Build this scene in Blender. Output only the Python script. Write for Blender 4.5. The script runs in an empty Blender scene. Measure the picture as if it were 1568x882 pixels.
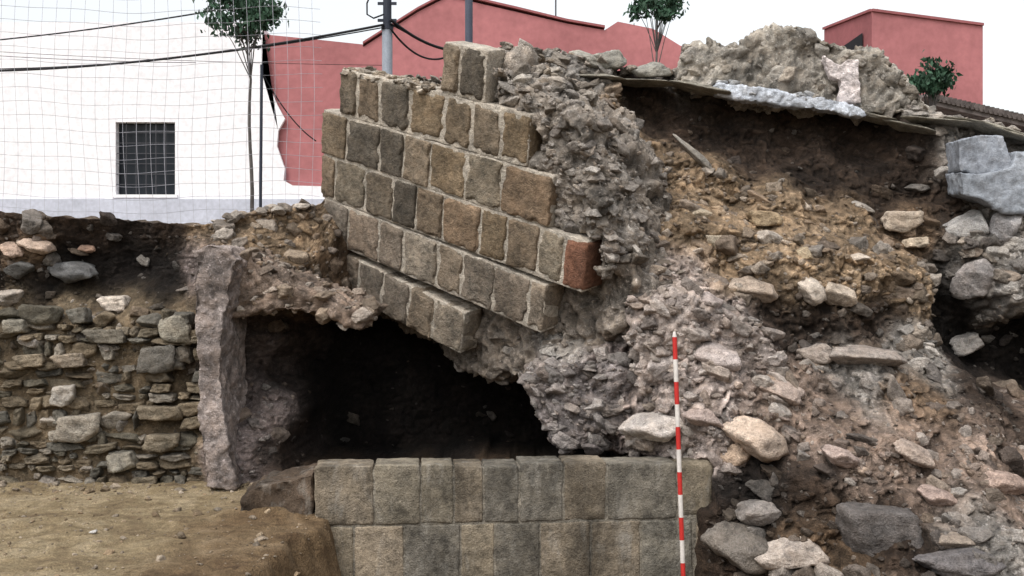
import bpy, bmesh, math, random
import numpy as np
from mathutils import Vector, Matrix, Euler
random.seed(7); rng=np.random.default_rng(11)
F=1600.0
def W(u,v,D): return np.array([(u-784)/F*D, D-10.0, 2-(v-441)/F*D])
scene=bpy.context.scene
# ---------------------------------------------------------------- noise
def _h(ix,iy,iz,s):
    h=(ix*374761393+iy*668265263+iz*1274126177+s*974634777)&0xffffffff
    h=((h^(h>>13))*1274126177)&0xffffffff
    h=((h^(h>>16))*2246822519)&0xffffffff
    return ((h^(h>>15))&0xffffff)/float(0xffffff)
def vn(p,s=0):
    i=np.floor(p).astype(np.int64); f=p-i; f=f*f*f*(f*(f*6-15)+10)
    x,y,z=i[:,0],i[:,1],i[:,2]; r=0
    for a in (0,1):
        for b in (0,1):
            for c in (0,1):
                w=(f[:,0] if a else 1-f[:,0])*(f[:,1] if b else 1-f[:,1])*(f[:,2] if c else 1-f[:,2])
                r=r+w*_h(x+a,y+b,z+c,s)
    return r*2-1
def fbm(p,o=4,s=0,g=.5):
    r=0;a=1.0
    for k in range(o):
        r=r+a*vn(p*(2.03**k)+k*17.3,s+k); a*=g
    return r
def ridge(p,o=3,s=0):
    r=0;a=1.0
    for k in range(o):
        r=r+a*(1-2*np.abs(vn(p*(2.1**k)+k*9.1,s+k))); a*=.5
    return r
def worley(q,s=0):
    i=np.floor(q).astype(np.int64); f1=np.full(len(q),9.);f2=np.full(len(q),9.);idv=np.zeros(len(q))
    for a in (-1,0,1):
        for b in (-1,0,1):
            cx=i[:,0]+a; cy=i[:,1]+b; z=np.zeros_like(cx)
            px=cx+_h(cx,cy,z,s); py=cy+_h(cx,cy,z,s+5)
            d=np.hypot(q[:,0]-px,q[:,1]-py)
            m=d<f1
            f2=np.where(m,f1,np.minimum(f2,d)); idv=np.where(m,_h(cx,cy,z,s+9),idv); f1=np.where(m,d,f1)
    return f1,f2,idv
def sst(a,b,x):
    t=np.clip((x-a)/(b-a),0,1); return t*t*(3-2*t)
# ---------------------------------------------------------------- materials
def newmat(name):
    m=bpy.data.materials.new(name); m.use_nodes=True
    nt=m.node_tree; b=nt.nodes['Principled BSDF']; b.inputs['Roughness'].default_value=.92
    b.inputs['Specular IOR Level'].default_value=.2
    return m,nt,b
def N(nt,t,**k):
    n=nt.nodes.new(t)
    for a,v in k.items(): setattr(n,a,v)
    return n
def noise(nt,co,scale,detail=6,rough=.6,dist=0):
    n=N(nt,'ShaderNodeTexNoise'); n.inputs['Scale'].default_value=scale; n.inputs['Detail'].default_value=detail
    n.inputs['Roughness'].default_value=rough; n.inputs['Distortion'].default_value=dist
    nt.links.new(co,n.inputs['Vector']); return n.outputs['Fac']
def ramp(nt,fac,stops):
    r=N(nt,'ShaderNodeValToRGB'); e=r.color_ramp.elements
    while len(e)<len(stops): e.new(.5)
    for i,(p,c) in enumerate(stops):
        e[i].position=p; e[i].color=(c,c,c,1) if not hasattr(c,'__len__') else (*c,1)
    nt.links.new(fac,r.inputs['Fac']); return r.outputs['Color']
def mix(nt,a,b,fac,mode='MIX'):
    m=N(nt,'ShaderNodeMix',data_type='RGBA',blend_type=mode)
    if isinstance(fac,(int,float)): m.inputs[0].default_value=fac
    else: nt.links.new(fac,m.inputs[0])
    for s,v in ((m.inputs[6],a),(m.inputs[7],b)):
        if isinstance(v,(int,float)): s.default_value=(v,v,v,1)
        elif isinstance(v,tuple): s.default_value=(*v,1)
        else: nt.links.new(v,s)
    return m.outputs[2]
def bump1(nt,b,h,st,di):
    n=N(nt,'ShaderNodeBump'); n.inputs['Strength'].default_value=st; n.inputs['Distance'].default_value=di
    nt.links.new(h,n.inputs['Height']); nt.links.new(n.outputs['Normal'],b.inputs['Normal'])
def addh(nt,a,ka,b_,kb):
    m1=N(nt,'ShaderNodeMath',operation='MULTIPLY'); nt.links.new(a,m1.inputs[0]); m1.inputs[1].default_value=ka
    m2=N(nt,'ShaderNodeMath',operation='MULTIPLY_ADD'); nt.links.new(b_,m2.inputs[0]); m2.inputs[1].default_value=kb; nt.links.new(m1.outputs[0],m2.inputs[2]); return m2.outputs[0]
def attr_stone(name,lo=.45,hi=1.5,sc=1.0,dust=(1.75,1.6,1.45),dustamt=.7,pits=0,bump=1.0,fleck=0.0,stain=0.0,point=.8,drip=0.0,n3amt=.75):
    m,nt,b=newmat(name)
    co=N(nt,'ShaderNodeTexCoord').outputs['Object']
    at=N(nt,'ShaderNodeAttribute',attribute_name='Col').outputs['Color']
    n1=noise(nt,co,2.2*sc,4,.65,.4); n2=noise(nt,co,14*sc,4,.72); n3=noise(nt,co,65*sc,2,.7)
    c=mix(nt,at,ramp(nt,n1,[(.3,lo),(.7,hi)]),1.0,'MULTIPLY')
    c=mix(nt,c,ramp(nt,n2,[(.3,.5),(.72,1.45)]),.9,'MULTIPLY')
    c=mix(nt,c,ramp(nt,n3,[(.3,.55),(.7,1.4)]),n3amt,'MULTIPLY')
    dn=ramp(nt,noise(nt,co,5*sc,4,.75,.2),[(.42,0),(.75,dustamt)])
    c=mix(nt,c,mix(nt,at,dust,1.0,'MULTIPLY'),dn)
    if fleck:
        fl=ramp(nt,noise(nt,co,28*sc,2,.6),[(.62,0),(.69,fleck)])
        c=mix(nt,c,mix(nt,at,(2.4,2.4,2.5),1.0,'MULTIPLY'),fl)
    if stain:
        st=ramp(nt,noise(nt,co,1.5*sc,4,.7,.4),[(.38,stain),(.62,1.0)]); c=mix(nt,c,st,1.0,'MULTIPLY')
    if drip:
        mp=N(nt,'ShaderNodeMapping'); mp.inputs['Scale'].default_value=(6,6,1.8); nt.links.new(co,mp.inputs['Vector'])
        dr=ramp(nt,noise(nt,mp.outputs[0],1.0,4,.7,.3),[(.54,0),(.72,drip)]); c=mix(nt,c,(.42,.40,.36),dr)
        mp2=N(nt,'ShaderNodeMapping'); mp2.inputs['Scale'].default_value=(2.2,2.2,1.1); mp2.inputs['Location'].default_value=(3,7,1); nt.links.new(co,mp2.inputs['Vector'])
        dk=ramp(nt,noise(nt,mp2.outputs[0],1.0,4,.7,.3),[(.36,.50),(.54,1.0)]); c=mix(nt,c,dk,1.0,'MULTIPLY')
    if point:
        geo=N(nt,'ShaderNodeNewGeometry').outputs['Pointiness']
        c=mix(nt,c,ramp(nt,geo,[(.42,.35),(.5,1.0),(.6,1.3)]),point,'MULTIPLY')  # creases darkened and ridges lightened in the colour, as painted shading
    if pits:
        vo=N(nt,'ShaderNodeTexVoronoi'); vo.inputs['Scale'].default_value=38*sc; nt.links.new(co,vo.inputs['Vector'])
        pit=ramp(nt,vo.outputs['Distance'],[(.1,0),(.35,1)])
        c=mix(nt,c,pit,pits*.4,'MULTIPLY')
    nt.links.new(c,b.inputs['Base Color'])
    bump1(nt,b,addh(nt,n2,1.0,n3,.4),.9*bump,.05)
    return m
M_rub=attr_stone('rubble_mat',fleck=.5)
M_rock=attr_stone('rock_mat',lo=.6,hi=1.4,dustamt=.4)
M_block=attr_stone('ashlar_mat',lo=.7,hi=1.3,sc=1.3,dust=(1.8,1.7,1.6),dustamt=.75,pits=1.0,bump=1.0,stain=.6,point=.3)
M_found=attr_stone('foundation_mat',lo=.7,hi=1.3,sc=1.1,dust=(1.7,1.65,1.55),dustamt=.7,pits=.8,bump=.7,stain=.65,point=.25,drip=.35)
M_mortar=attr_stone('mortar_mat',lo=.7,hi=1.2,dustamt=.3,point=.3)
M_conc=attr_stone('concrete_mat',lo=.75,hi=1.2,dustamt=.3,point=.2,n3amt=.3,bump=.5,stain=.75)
def simple(name,col,rough=.8,sc=3,lo=.85,hi=1.1,bump=.1,metal=0,sc2=None):
    m,nt,b=newmat(name); co=N(nt,'ShaderNodeTexCoord').outputs['Object']
    n1=noise(nt,co,sc,4,.65); c=mix(nt,col,ramp(nt,n1,[(.3,lo),(.7,hi)]),1.0,'MULTIPLY')
    n2=noise(nt,co,(sc2 or sc*12),3,.6); c=mix(nt,c,ramp(nt,n2,[(.3,.88),(.7,1.08)]),1.0,'MULTIPLY')
    nt.links.new(c,b.inputs['Base Color']); b.inputs['Roughness'].default_value=rough; b.inputs['Metallic'].default_value=metal
    if bump>.04: bump1(nt,b,n2,bump,.02)
    return m
# ---------------------------------------------------------------- mesh helpers
def mkobj(name,V,faces,mat,col=None,smooth=True,parent=None):
    me=bpy.data.meshes.new(name)
    V=np.asarray(V,dtype=np.float64)
    if isinstance(faces,np.ndarray):
        k=faces.shape[1]; me.vertices.add(len(V)); me.vertices.foreach_set('co',V.ravel())
        me.loops.add(faces.size); me.loops.foreach_set('vertex_index',faces.ravel().astype(np.int32))
        me.polygons.add(len(faces)); me.polygons.foreach_set('loop_start',np.arange(0,faces.size,k,dtype=np.int32))
        me.polygons.foreach_set('loop_total',np.full(len(faces),k,dtype=np.int32)); me.update(calc_edges=True)
    else:
        me.from_pydata([tuple(v) for v in V],[],faces); me.update()
    me.validate()
    if smooth: me.polygons.foreach_set('use_smooth',np.ones(len(me.polygons),dtype=bool))
    if col is not None:
        a=me.color_attributes.new('Col','FLOAT_COLOR','POINT')
        c=np.ones((len(V),4)); c[:,:3]=np.clip(col,0,1); a.data.foreach_set('color',c.ravel())
    for mm in (mat if isinstance(mat,(list,tuple)) else [mat]): me.materials.append(mm)
    o=bpy.data.objects.new(name,me); scene.collection.objects.link(o)
    if parent: o.parent=parent
    return o
def empty(name):
    e=bpy.data.objects.new(name,None); scene.collection.objects.link(e); return e
def ico(sub):
    bm=bmesh.new(); bmesh.ops.create_icosphere(bm,subdivisions=sub,radius=1)
    V=np.array([v.co[:] for v in bm.verts]); Fc=np.array([[v.index for v in f.verts] for f in bm.faces]); bm.free(); return V,Fc
ICO={3:ico(3),4:ico(4)}
def template(sub,boxy,seed):
    r=np.random.default_rng(seed); V,Fc=ICO[sub]; V=V/np.linalg.norm(V,axis=1)[:,None]
    if boxy:
        n=[np.array(a,float) for a in ((1,0,0),(-1,0,0),(0,1,0),(0,-1,0),(0,0,1),(0,0,-1))]
        n=[a+r.normal(0,.13,3) for a in n]; d=[.8+r.uniform(-.08,.08) for _ in n]
        for _ in range(7):
            a=r.choice([-1,1],3)+r.normal(0,.3,3); n.append(a); d.append(1.0+r.uniform(-.05,.15))
    else:
        n=[r.normal(0,1,3) for _ in range(15)]; d=[r.uniform(.6,1) for _ in n]
    n=np.array([a/np.linalg.norm(a) for a in n]); d=np.array(d)
    dot=V@n.T; rr=np.where(dot>.05,d/np.maximum(dot,.05),9)
    rad=-np.log(np.exp(-rr*22).sum(1))/22
    rad=np.minimum(rad,1.45)
    P=V*rad[:,None]; P=P*(1+.10*fbm(P*2.2+seed,4,seed))[:,None]
    return P,Fc
TR={(s,b):[template(s,b,100*s+10*i+b) for i in range(10)] for s in (3,4) for b in (0,1)}
class Rocks:
    def __init__(s): s.V=[];s.F=[];s.C=[];s.n=0
    def add(s,p,scale,R,col,sub=3,boxy=0):
        P,Fc=TR[(sub,int(boxy))][random.randrange(10)]
        Q=(P*np.asarray(scale))@np.asarray(R).T+np.asarray(p)
        s.V.append(Q);s.F.append(Fc+s.n);s.n+=len(Q)
        s.C.append(np.tile(np.asarray(col,float),(len(Q),1)))
    def build(s,name,mat): return mkobj(name,np.vstack(s.V),np.vstack(s.F),mat,np.vstack(s.C))
def rotm(a,b,c): return np.array(Euler((a,b,c)).to_matrix())
def rbox(h,r,n,disp,seed,chip=0.0):
    h=np.asarray(h,float); Vs=[];Fs=[];c=0
    def axis(k):
        t=np.linspace(-1,1,n[k]+1)*(h[k]-r); return np.concatenate([[-h[k],-h[k]+r*.45],t,[h[k]-r*.45,h[k]]])
    for ax in range(3):
        a,b=[i for i in range(3) if i!=ax]; A=axis(a);B=axis(b)
        for sg in (-1,1):
            g=np.zeros((len(A),len(B),3)); g[:,:,a]=A[:,None]; g[:,:,b]=B[None,:]; g[:,:,ax]=sg*h[ax]
            idx=np.arange(len(A)*len(B)).reshape(len(A),len(B))+c
            q=np.stack([idx[:-1,:-1],idx[1:,:-1],idx[1:,1:],idx[:-1,1:]],-1).reshape(-1,4)
            flip=(sg>0)==(ax==1)
            if flip: q=q[:,::-1]
            Vs.append(g.reshape(-1,3));Fs.append(q);c+=len(A)*len(B)
    V=np.vstack(Vs); Fc=np.vstack(Fs)
    inn=np.clip(V,-(h-r),h-r); d=V-inn; L=np.linalg.norm(d,axis=1); L[L==0]=1
    V=inn+d/L[:,None]*r
    off=np.array([seed*3.1,seed*1.7,seed*.9])
    if chip:
        e=np.maximum(0,np.abs(V)/h-.80)/.20; cor=np.sort(e,axis=1)[:,1]
        k=chip*cor*np.clip(fbm((V+off)*9,3,77)+.15,0,1)
        V=V*(1-k[:,None])
    V=V+disp*np.stack([fbm((V+off)*7,3,1),fbm((V+off)*7,3,11),fbm((V+off)*7,3,21)],1)
    V=V+disp*.45*np.stack([fbm((V+off)*28,2,1),fbm((V+off)*28,2,11),fbm((V+off)*28,2,21)],1)
    return V,Fc
class Boxes:
    def __init__(s): s.V=[];s.F=[];s.C=[];s.n=0
    def add(s,V,Fc,col):
        s.V.append(V);s.F.append(Fc+s.n);s.n+=len(V)
        s.C.append(np.tile(np.asarray(col,float),(len(V),1)))
    def build(s,name,mat,parent=None): return mkobj(name,np.vstack(s.V),np.vstack(s.F),mat,np.vstack(s.C),parent=parent)
def blob(name,pts,ext,voxel,a1,a2,col,mat,parent=None,seed=0,colvar=.25):
    bm=bmesh.new(); vs=[bm.verts.new(tuple(p)) for p in pts]; f=bm.faces.new(vs)
    r=bmesh.ops.extrude_face_region(bm,geom=[f]); bmesh.ops.translate(bm,vec=Vector(ext),verts=[g for g in r['geom'] if isinstance(g,bmesh.types.BMVert)])
    bmesh.ops.triangulate(bm,faces=bm.faces); bmesh.ops.recalc_face_normals(bm,faces=bm.faces)
    me=bpy.data.meshes.new('tmp'); bm.to_mesh(me); bm.free()
    o=bpy.data.objects.new('tmp',me); scene.collection.objects.link(o)
    md=o.modifiers.new('r','REMESH'); md.mode='VOXEL'; md.voxel_size=voxel
    dg=bpy.context.evaluated_depsgraph_get(); dg.update(); ev=o.evaluated_get(dg); e=ev.to_mesh()
    n=len(e.vertices); V=np.zeros(n*3); e.vertices.foreach_get('co',V); V=V.reshape(-1,3)
    Nn=np.zeros(n*3); e.vertices.foreach_get('normal',Nn); Nn=Nn.reshape(-1,3)
    Fc=np.array([list(p.vertices) for p in e.polygons if len(p.vertices)==4])
    ev.to_mesh_clear()
    bpy.data.objects.remove(o)
    off=seed*7.7
    dsp=a1*fbm(V*1.6+off,3,seed)+a2*(fbm(V*5+off,4,seed+3,.65)-.4*np.abs(fbm(V*9+off,2,seed+13)))+.5*a2*fbm(V*22+off,2,seed+8)
    V2=V+Nn*dsp[:,None]+a2*.6*np.stack([fbm(V*6+off,2,31),fbm(V*6+off,2,41),fbm(V*6+off,2,51)],1)
    c=np.tile(np.asarray(col,float),(n,1))*(1+colvar*fbm(V*2.5+off,4,seed+5))[:,None]
    ob=mkobj(name,V2,Fc,mat,c,parent=parent)
    return ob,V2,Nn
class MB:
    def __init__(s): s.V=[];s.F=[];s.mi=[]
    def tube(s,pts,rad,k=6,mi=0):
        pts=[Vector(p) for p in pts]; n=len(pts); base=len(s.V)
        if not hasattr(rad,'__len__'): rad=[rad]*n
        for i,p in enumerate(pts):
            t=(pts[min(i+1,n-1)]-pts[max(i-1,0)]).normalized()
            up=Vector((0,0,1)) if abs(t.z)<.9 else Vector((1,0,0))
            a=t.cross(up).normalized(); b=t.cross(a)
            for j in range(k):
                w=2*math.pi*j/k; s.V.append(p+(a*math.cos(w)+b*math.sin(w))*rad[i])
        for i in range(n-1):
            for j in range(k):
                s.F.append([base+i*k+j,base+i*k+(j+1)%k,base+(i+1)*k+(j+1)%k,base+(i+1)*k+j]); s.mi.append(mi)
        s.F.append([base+j for j in range(k)][::-1]); s.mi.append(mi)
        s.F.append([base+(n-1)*k+j for j in range(k)]); s.mi.append(mi)
    def poly(s,pts,mi=0):
        b=len(s.V); s.V+= [Vector(p) for p in pts]; s.F.append(list(range(b,b+len(pts)))); s.mi.append(mi)
    def box(s,lo,hi,mi=0):
        x0,y0,z0=lo;x1,y1,z1=hi; b=len(s.V)
        s.V+=[Vector(p) for p in ((x0,y0,z0),(x1,y0,z0),(x1,y1,z0),(x0,y1,z0),(x0,y0,z1),(x1,y0,z1),(x1,y1,z1),(x0,y1,z1))]
        for f in ((0,3,2,1),(4,5,6,7),(0,1,5,4),(1,2,6,5),(2,3,7,6),(3,0,4,7)): s.F.append([b+i for i in f]); s.mi.append(mi)
    def prism(s,front,dy,mi=0):
        n=len(front); b=len(s.V); s.V+=[Vector(p) for p in front]+[Vector(p)+Vector((0,dy,0)) for p in front]
        s.F.append([b+i for i in range(n)]); s.F.append([b+n+i for i in range(n)][::-1]); s.mi+=[mi,mi]
        for i in range(n):
            j=(i+1)%n; s.F.append([b+j,b+i,b+n+i,b+n+j]); s.mi.append(mi)
    def build(s,name,mats,smooth=False,parent=None):
        o=mkobj(name,[tuple(v) for v in s.V],s.F,mats,smooth=smooth,parent=parent)
        if len(o.data.polygons)==len(s.mi): o.data.polygons.foreach_set('material_index',s.mi)
        return o
# ---------------------------------------------------------------- colours
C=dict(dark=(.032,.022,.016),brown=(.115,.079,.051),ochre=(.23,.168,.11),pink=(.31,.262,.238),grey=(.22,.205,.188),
       ash_shade=(.009,.007,.006),wall=(.135,.105,.07),mauve=(.20,.165,.155),low=(.195,.148,.12),mauve_shade=(.075,.06,.055))  # darkest tones: real ash and soil, also shade painted in hollows
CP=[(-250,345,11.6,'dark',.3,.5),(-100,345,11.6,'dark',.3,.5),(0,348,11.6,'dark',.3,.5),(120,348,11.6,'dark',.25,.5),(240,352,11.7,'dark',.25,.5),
(-100,395,11.5,'brown',.4,.8),(20,390,11.55,'brown',.4,.8),(-80,430,11.8,'ash_shade',.2,.8),(0,432,11.8,'ash_shade',.15,.8),(60,435,11.8,'ash_shade',.15,.8),(130,400,11.9,'ash_shade',.1,.7),(200,410,12.1,'ash_shade',.06,.5),(250,400,12.0,'ash_shade',.06,.5),(160,430,12.0,'ash_shade',.1,.5),(260,435,11.8,'ash_shade',.1,.5),(190,375,11.9,'ash_shade',.1,.5),
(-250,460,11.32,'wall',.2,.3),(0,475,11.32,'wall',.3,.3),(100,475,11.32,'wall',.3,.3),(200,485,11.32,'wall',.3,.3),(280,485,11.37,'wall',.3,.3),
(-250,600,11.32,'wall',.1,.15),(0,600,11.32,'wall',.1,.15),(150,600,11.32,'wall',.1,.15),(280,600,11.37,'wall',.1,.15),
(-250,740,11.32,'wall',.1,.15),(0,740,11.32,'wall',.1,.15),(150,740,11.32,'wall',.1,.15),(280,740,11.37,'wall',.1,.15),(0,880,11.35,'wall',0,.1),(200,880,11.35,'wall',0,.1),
(320,420,11.5,'mauve',.3,.5),(345,352,12.0,'ochre',.6,.8),(365,400,11.5,'ochre',.8,.8),(420,345,12.2,'ochre',.8,.8),(430,410,11.7,'ochre',1,1),(480,440,12.0,'brown',.8,1),(480,350,12.7,'ochre',.6,.8),(450,380,12.1,'ochre',.8,.8),
(330,560,11.7,'mauve',.1,.4),(390,520,11.9,'mauve_shade',.3,.8),(390,600,11.9,'mauve_shade',.3,.8),(440,540,12.2,'mauve_shade',.2,.8),(390,650,11.3,'mauve',.7,.8),(420,690,11.2,'dark',.3,.6),(350,725,11.1,'mauve',.2,.5),  # inner wall beside the pier: its shade is in the dark mauve
(520,200,13.9,'brown',.3,.6),(560,300,13.7,'brown',.3,.6),(560,420,13.4,'brown',.3,.6),(640,150,13.7,'brown',.4,.6),(700,300,13,'brown',.3,.6),(700,450,12.9,'brown',.3,.6),(640,500,13,'dark',.3,.6),(720,540,12.6,'dark',.3,.6),
(700,120,13,'grey',.8,.8),(800,100,12.7,'grey',.8,1),(850,120,12.6,'grey',1,1),(830,300,12,'grey',.6,1),(860,180,12.1,'grey',1,1),(870,440,11.5,'grey',.8,1),(900,300,11.5,'grey',1,1.2),(900,480,11.2,'grey',.8,1),(950,560,10.8,'mauve',.8,1.2),(900,640,10.9,'mauve',.5,1.3),(860,650,11,'mauve',.4,1.3),
(930,200,12.1,'ochre',1,1),(960,300,11.5,'grey',1,1.2),(960,400,11,'pink',1,1.2),
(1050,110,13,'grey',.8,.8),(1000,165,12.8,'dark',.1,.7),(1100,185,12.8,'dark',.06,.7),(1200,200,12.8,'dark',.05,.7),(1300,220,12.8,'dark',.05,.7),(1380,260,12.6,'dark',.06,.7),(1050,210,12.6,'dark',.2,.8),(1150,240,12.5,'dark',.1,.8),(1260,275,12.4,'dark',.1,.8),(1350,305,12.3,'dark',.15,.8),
(1020,260,11.9,'ochre',.9,1),(1100,290,11.8,'ochre',.8,1),(1200,320,11.6,'ochre',.6,1),(1300,335,11.7,'ochre',.6,1),(1400,345,11.8,'brown',.5,1),(1050,350,11.2,'ochre',.9,1),(1120,380,11.1,'ochre',.9,1),(1200,420,10.9,'ochre',.9,1),(1300,420,11,'ochre',.9,1),(1390,440,11.2,'ochre',.9,1),(1040,420,10.8,'pink',1,1.2),
(1000,480,10.5,'pink',1,1.3),(1060,510,10.35,'pink',1,1.3),(1060,590,10.25,'pink',1,1.3),(1130,520,10.5,'pink',1,1.2),(1200,560,10.6,'low',.7,1),(1300,560,10.6,'grey',.8,1),(1400,545,11,'grey',.8,1),(1460,560,12.3,'ash_shade',.1,.8),(1530,545,12.3,'ash_shade',.1,.8),(1620,560,12.2,'ash_shade',.1,.8),(1440,490,12.1,'ash_shade',.1,.8),(1250,500,11.1,'dark',.4,1),(1340,495,11.2,'dark',.4,1),(1180,480,10.9,'dark',.4,1),  # near-black points at the right edge paint the recess shadow
(1455,400,12.1,'ash_shade',.2,.8),(1435,310,12.3,'dark',.2,.8),(1480,250,12,'grey',.6,.8),(1540,280,11.8,'grey',.6,.8),(1510,380,11.4,'grey',1,1),(1550,430,11.3,'grey',1,1),(1620,300,11.6,'grey',.6,.8),(1700,450,11.3,'grey',1,1),(1480,200,12.5,'grey',.9,.8),(1580,230,12.2,'grey',.8,.8),  # dark points left of the grey blocks continue the painted recess shadow
(1000,640,10.4,'pink',1,1.2),(1100,660,10.1,'pink',1,1.1),(1180,640,10.1,'low',1,1.1),(1250,620,10.3,'low',.8,1),(1400,620,10.3,'brown',.6,1),(1530,625,10.3,'dark',.6,1),(1400,670,10,'low',1,1),(1530,680,9.8,'low',1,1),(1150,750,10.1,'ash_shade',.3,1),(1230,770,9.8,'dark',.5,1),(1290,720,9.7,'low',1,1),(1400,740,9.4,'low',1,1),(1530,740,9.2,'low',1,1),(1700,700,9.3,'low',1,1),
(1130,830,9.6,'dark',.6,1),(1250,830,9.2,'brown',.9,1),(1400,840,8.9,'dark',.7,1),(1530,840,8.7,'grey',.8,1),(1200,950,9.2,'dark',1,1),(1400,950,8.6,'low',1,1),(1700,900,8.4,'low',1,1),
(450,780,11,'brown',.1,.4),(600,780,11,'brown',.1,.4),(800,780,11,'brown',.1,.4),(980,780,11,'brown',.1,.4),(600,920,11,'brown',.1,.4),(900,920,10.8,'brown',.1,.4),
(500,640,12.6,'ash_shade',.2,.7),(600,650,12.6,'ash_shade',.2,.7),(700,640,12.6,'ash_shade',.2,.7),(780,640,12.6,'ash_shade',.2,.7)]  # cave back wall: darkness painted as near-black colour
cpx=np.array([W(a[0],a[1],a[2])[[0,2]] for a in CP]); cpy=np.array([a[2]-10 for a in CP])
cpc=np.array([C[a[3]] for a in CP]); cpd=np.array([a[4] for a in CP]); cpr=np.array([a[5] for a in CP])
def polymask(x,z,poly,soft):
    n=len(poly); d=np.full(len(x),1e9); ins=np.zeros(len(x),bool)
    for i in range(n):
        ax,az=poly[i];bx,bz=poly[(i+1)%n]; ex,ez=bx-ax,bz-az
        t=np.clip(((x-ax)*ex+(z-az)*ez)/(ex*ex+ez*ez),0,1)
        d=np.minimum(d,np.hypot(x-ax-t*ex,z-az-t*ez))
        c=((az>z)!=(bz>z))&(x<(bx-ax)*(z-az)/((bz-az) if bz!=az else 1e-9)+ax); ins^=c
    return sst(-soft,soft,np.where(ins,d,-d))
crest=[(-600,330,11.6),(0,328,11.6),(150,333,11.6),(300,345,11.7),(345,345,12),(400,328,12.3),(450,320,12.5),(490,310,12.8),(520,280,13.4),(560,200,13.7),(640,150,13.7),(680,120,13.2),(745,90,12.9),(800,80,12.7),(840,82,12.7),(880,98,12.8),(930,112,12.9),(1000,112,13),(1050,115,13),(1130,125,13),(1200,130,13),(1290,145,13),(1400,180,12.9),(1440,188,12.8),(1500,190,12.6),(1568,215,12.3),(1750,240,12)]
cw=np.array([W(*a) for a in crest])
xs=np.arange(-8.6,8.6,.0175); nr=310; ne=26
zt=np.interp(xs,cw[:,0],cw[:,2]); zt=zt+.04*fbm(np.stack([xs*2.5,xs*0,xs*0],1),4,3)
tt=np.linspace(0,1,nr)
X=np.repeat(xs[None,:],nr,0); Z=-1.1+(zt[None,:]+1.1)*tt[:,None]
x=X.ravel(); z=Z.ravel()
wx=x+.10*fbm(np.stack([x*2,z*2,x*0],1),4,50); wz=z+.10*fbm(np.stack([x*2,z*2,x*0+5],1),4,60)
num=np.zeros(len(x)); den=np.zeros(len(x)); numc=np.zeros((len(x),3)); denc=np.zeros(len(x)); numd=np.zeros(len(x)); numr=np.zeros(len(x))
for i in range(len(CP)):
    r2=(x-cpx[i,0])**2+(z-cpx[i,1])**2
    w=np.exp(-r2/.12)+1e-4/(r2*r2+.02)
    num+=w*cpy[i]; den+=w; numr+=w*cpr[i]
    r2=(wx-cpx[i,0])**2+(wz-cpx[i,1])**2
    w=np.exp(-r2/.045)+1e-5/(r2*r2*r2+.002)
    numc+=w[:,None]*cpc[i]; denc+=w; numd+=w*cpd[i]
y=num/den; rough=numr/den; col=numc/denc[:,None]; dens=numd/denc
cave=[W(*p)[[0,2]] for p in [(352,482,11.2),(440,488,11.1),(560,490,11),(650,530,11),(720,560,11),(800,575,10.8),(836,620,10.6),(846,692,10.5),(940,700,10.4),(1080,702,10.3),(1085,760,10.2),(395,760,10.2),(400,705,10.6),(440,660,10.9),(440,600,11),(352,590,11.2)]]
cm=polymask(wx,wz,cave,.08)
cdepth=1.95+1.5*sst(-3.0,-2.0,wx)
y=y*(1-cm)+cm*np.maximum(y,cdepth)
cc_=np.array(C['mauve_shade'])*(1-sst(-2.75,-2.2,wx))[:,None]+np.array(C['ash_shade'])*sst(-2.75,-2.2,wx)[:,None]  # cave shade painted into the colour, blacker away from the pier
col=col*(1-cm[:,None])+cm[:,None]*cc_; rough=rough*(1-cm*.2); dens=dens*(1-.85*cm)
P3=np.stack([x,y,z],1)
f1,f2,idv=worley(np.stack([wx*8,wz*11],1),4)
g1,g2,idg=worley(np.stack([wx*17,wz*20],1),8)
stone=sst(0,.35,f2-f1); peb=sst(0,.4,g2-g1)
disp=rough*(.12*fbm(P3*1.7,3,1)+.04*ridge(P3*4.5,3,5)+.045*stone*(idv-.2)+.024*peb*idg+.022*fbm(P3*20,3,9))
y=y-disp; z=z+rough*.03*fbm(P3*6,3,15); x=x+rough*.03*fbm(P3*6,3,25)
rr_=rough.clip(0,1)
col=col*(1+(.5*(idv-.5)*stone-.4*(1-stone))*rr_)[:,None]*(1+.4*fbm(P3*3,4,70))[:,None]  # gaps between stones painted darker to stand in for shade
V=np.stack([x,y,z],1)
top=V[-len(xs):]; rows=[V]; cols=[col]; ct=col[-len(xs):]
for k in range(1,ne+1):
    q=k/ne; R=top.copy(); back=.08*k+ (q**2)*2.5
    R[:,1]=top[:,1]+back; R[:,2]=top[:,2]*(1-sst(.35,1,q))+2.6*sst(.35,1,q)+.06*fbm(np.stack([R[:,0]*3,R[:,1]*3,R[:,0]*0],1),4,33)*min(1,q*5)
    rows.append(R); cols.append(ct*.6+.4*np.array([.16,.13,.10]))
VV=np.vstack(rows); CC=np.vstack(cols); nR=nr+ne; nc=len(xs)
idx=np.arange(nR*nc).reshape(nR,nc)
Q=np.stack([idx[:-1,:-1],idx[:-1,1:],idx[1:,1:],idx[1:,:-1]],-1).reshape(-1,4)
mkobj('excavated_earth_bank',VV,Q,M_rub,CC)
G=V.reshape(nr,nc,3); du=np.gradient(G,axis=1); dv=np.gradient(G,axis=0); NN=np.cross(du,dv); NN/=np.linalg.norm(NN,axis=2)[:,:,None]; NN=NN.reshape(-1,3)
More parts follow.
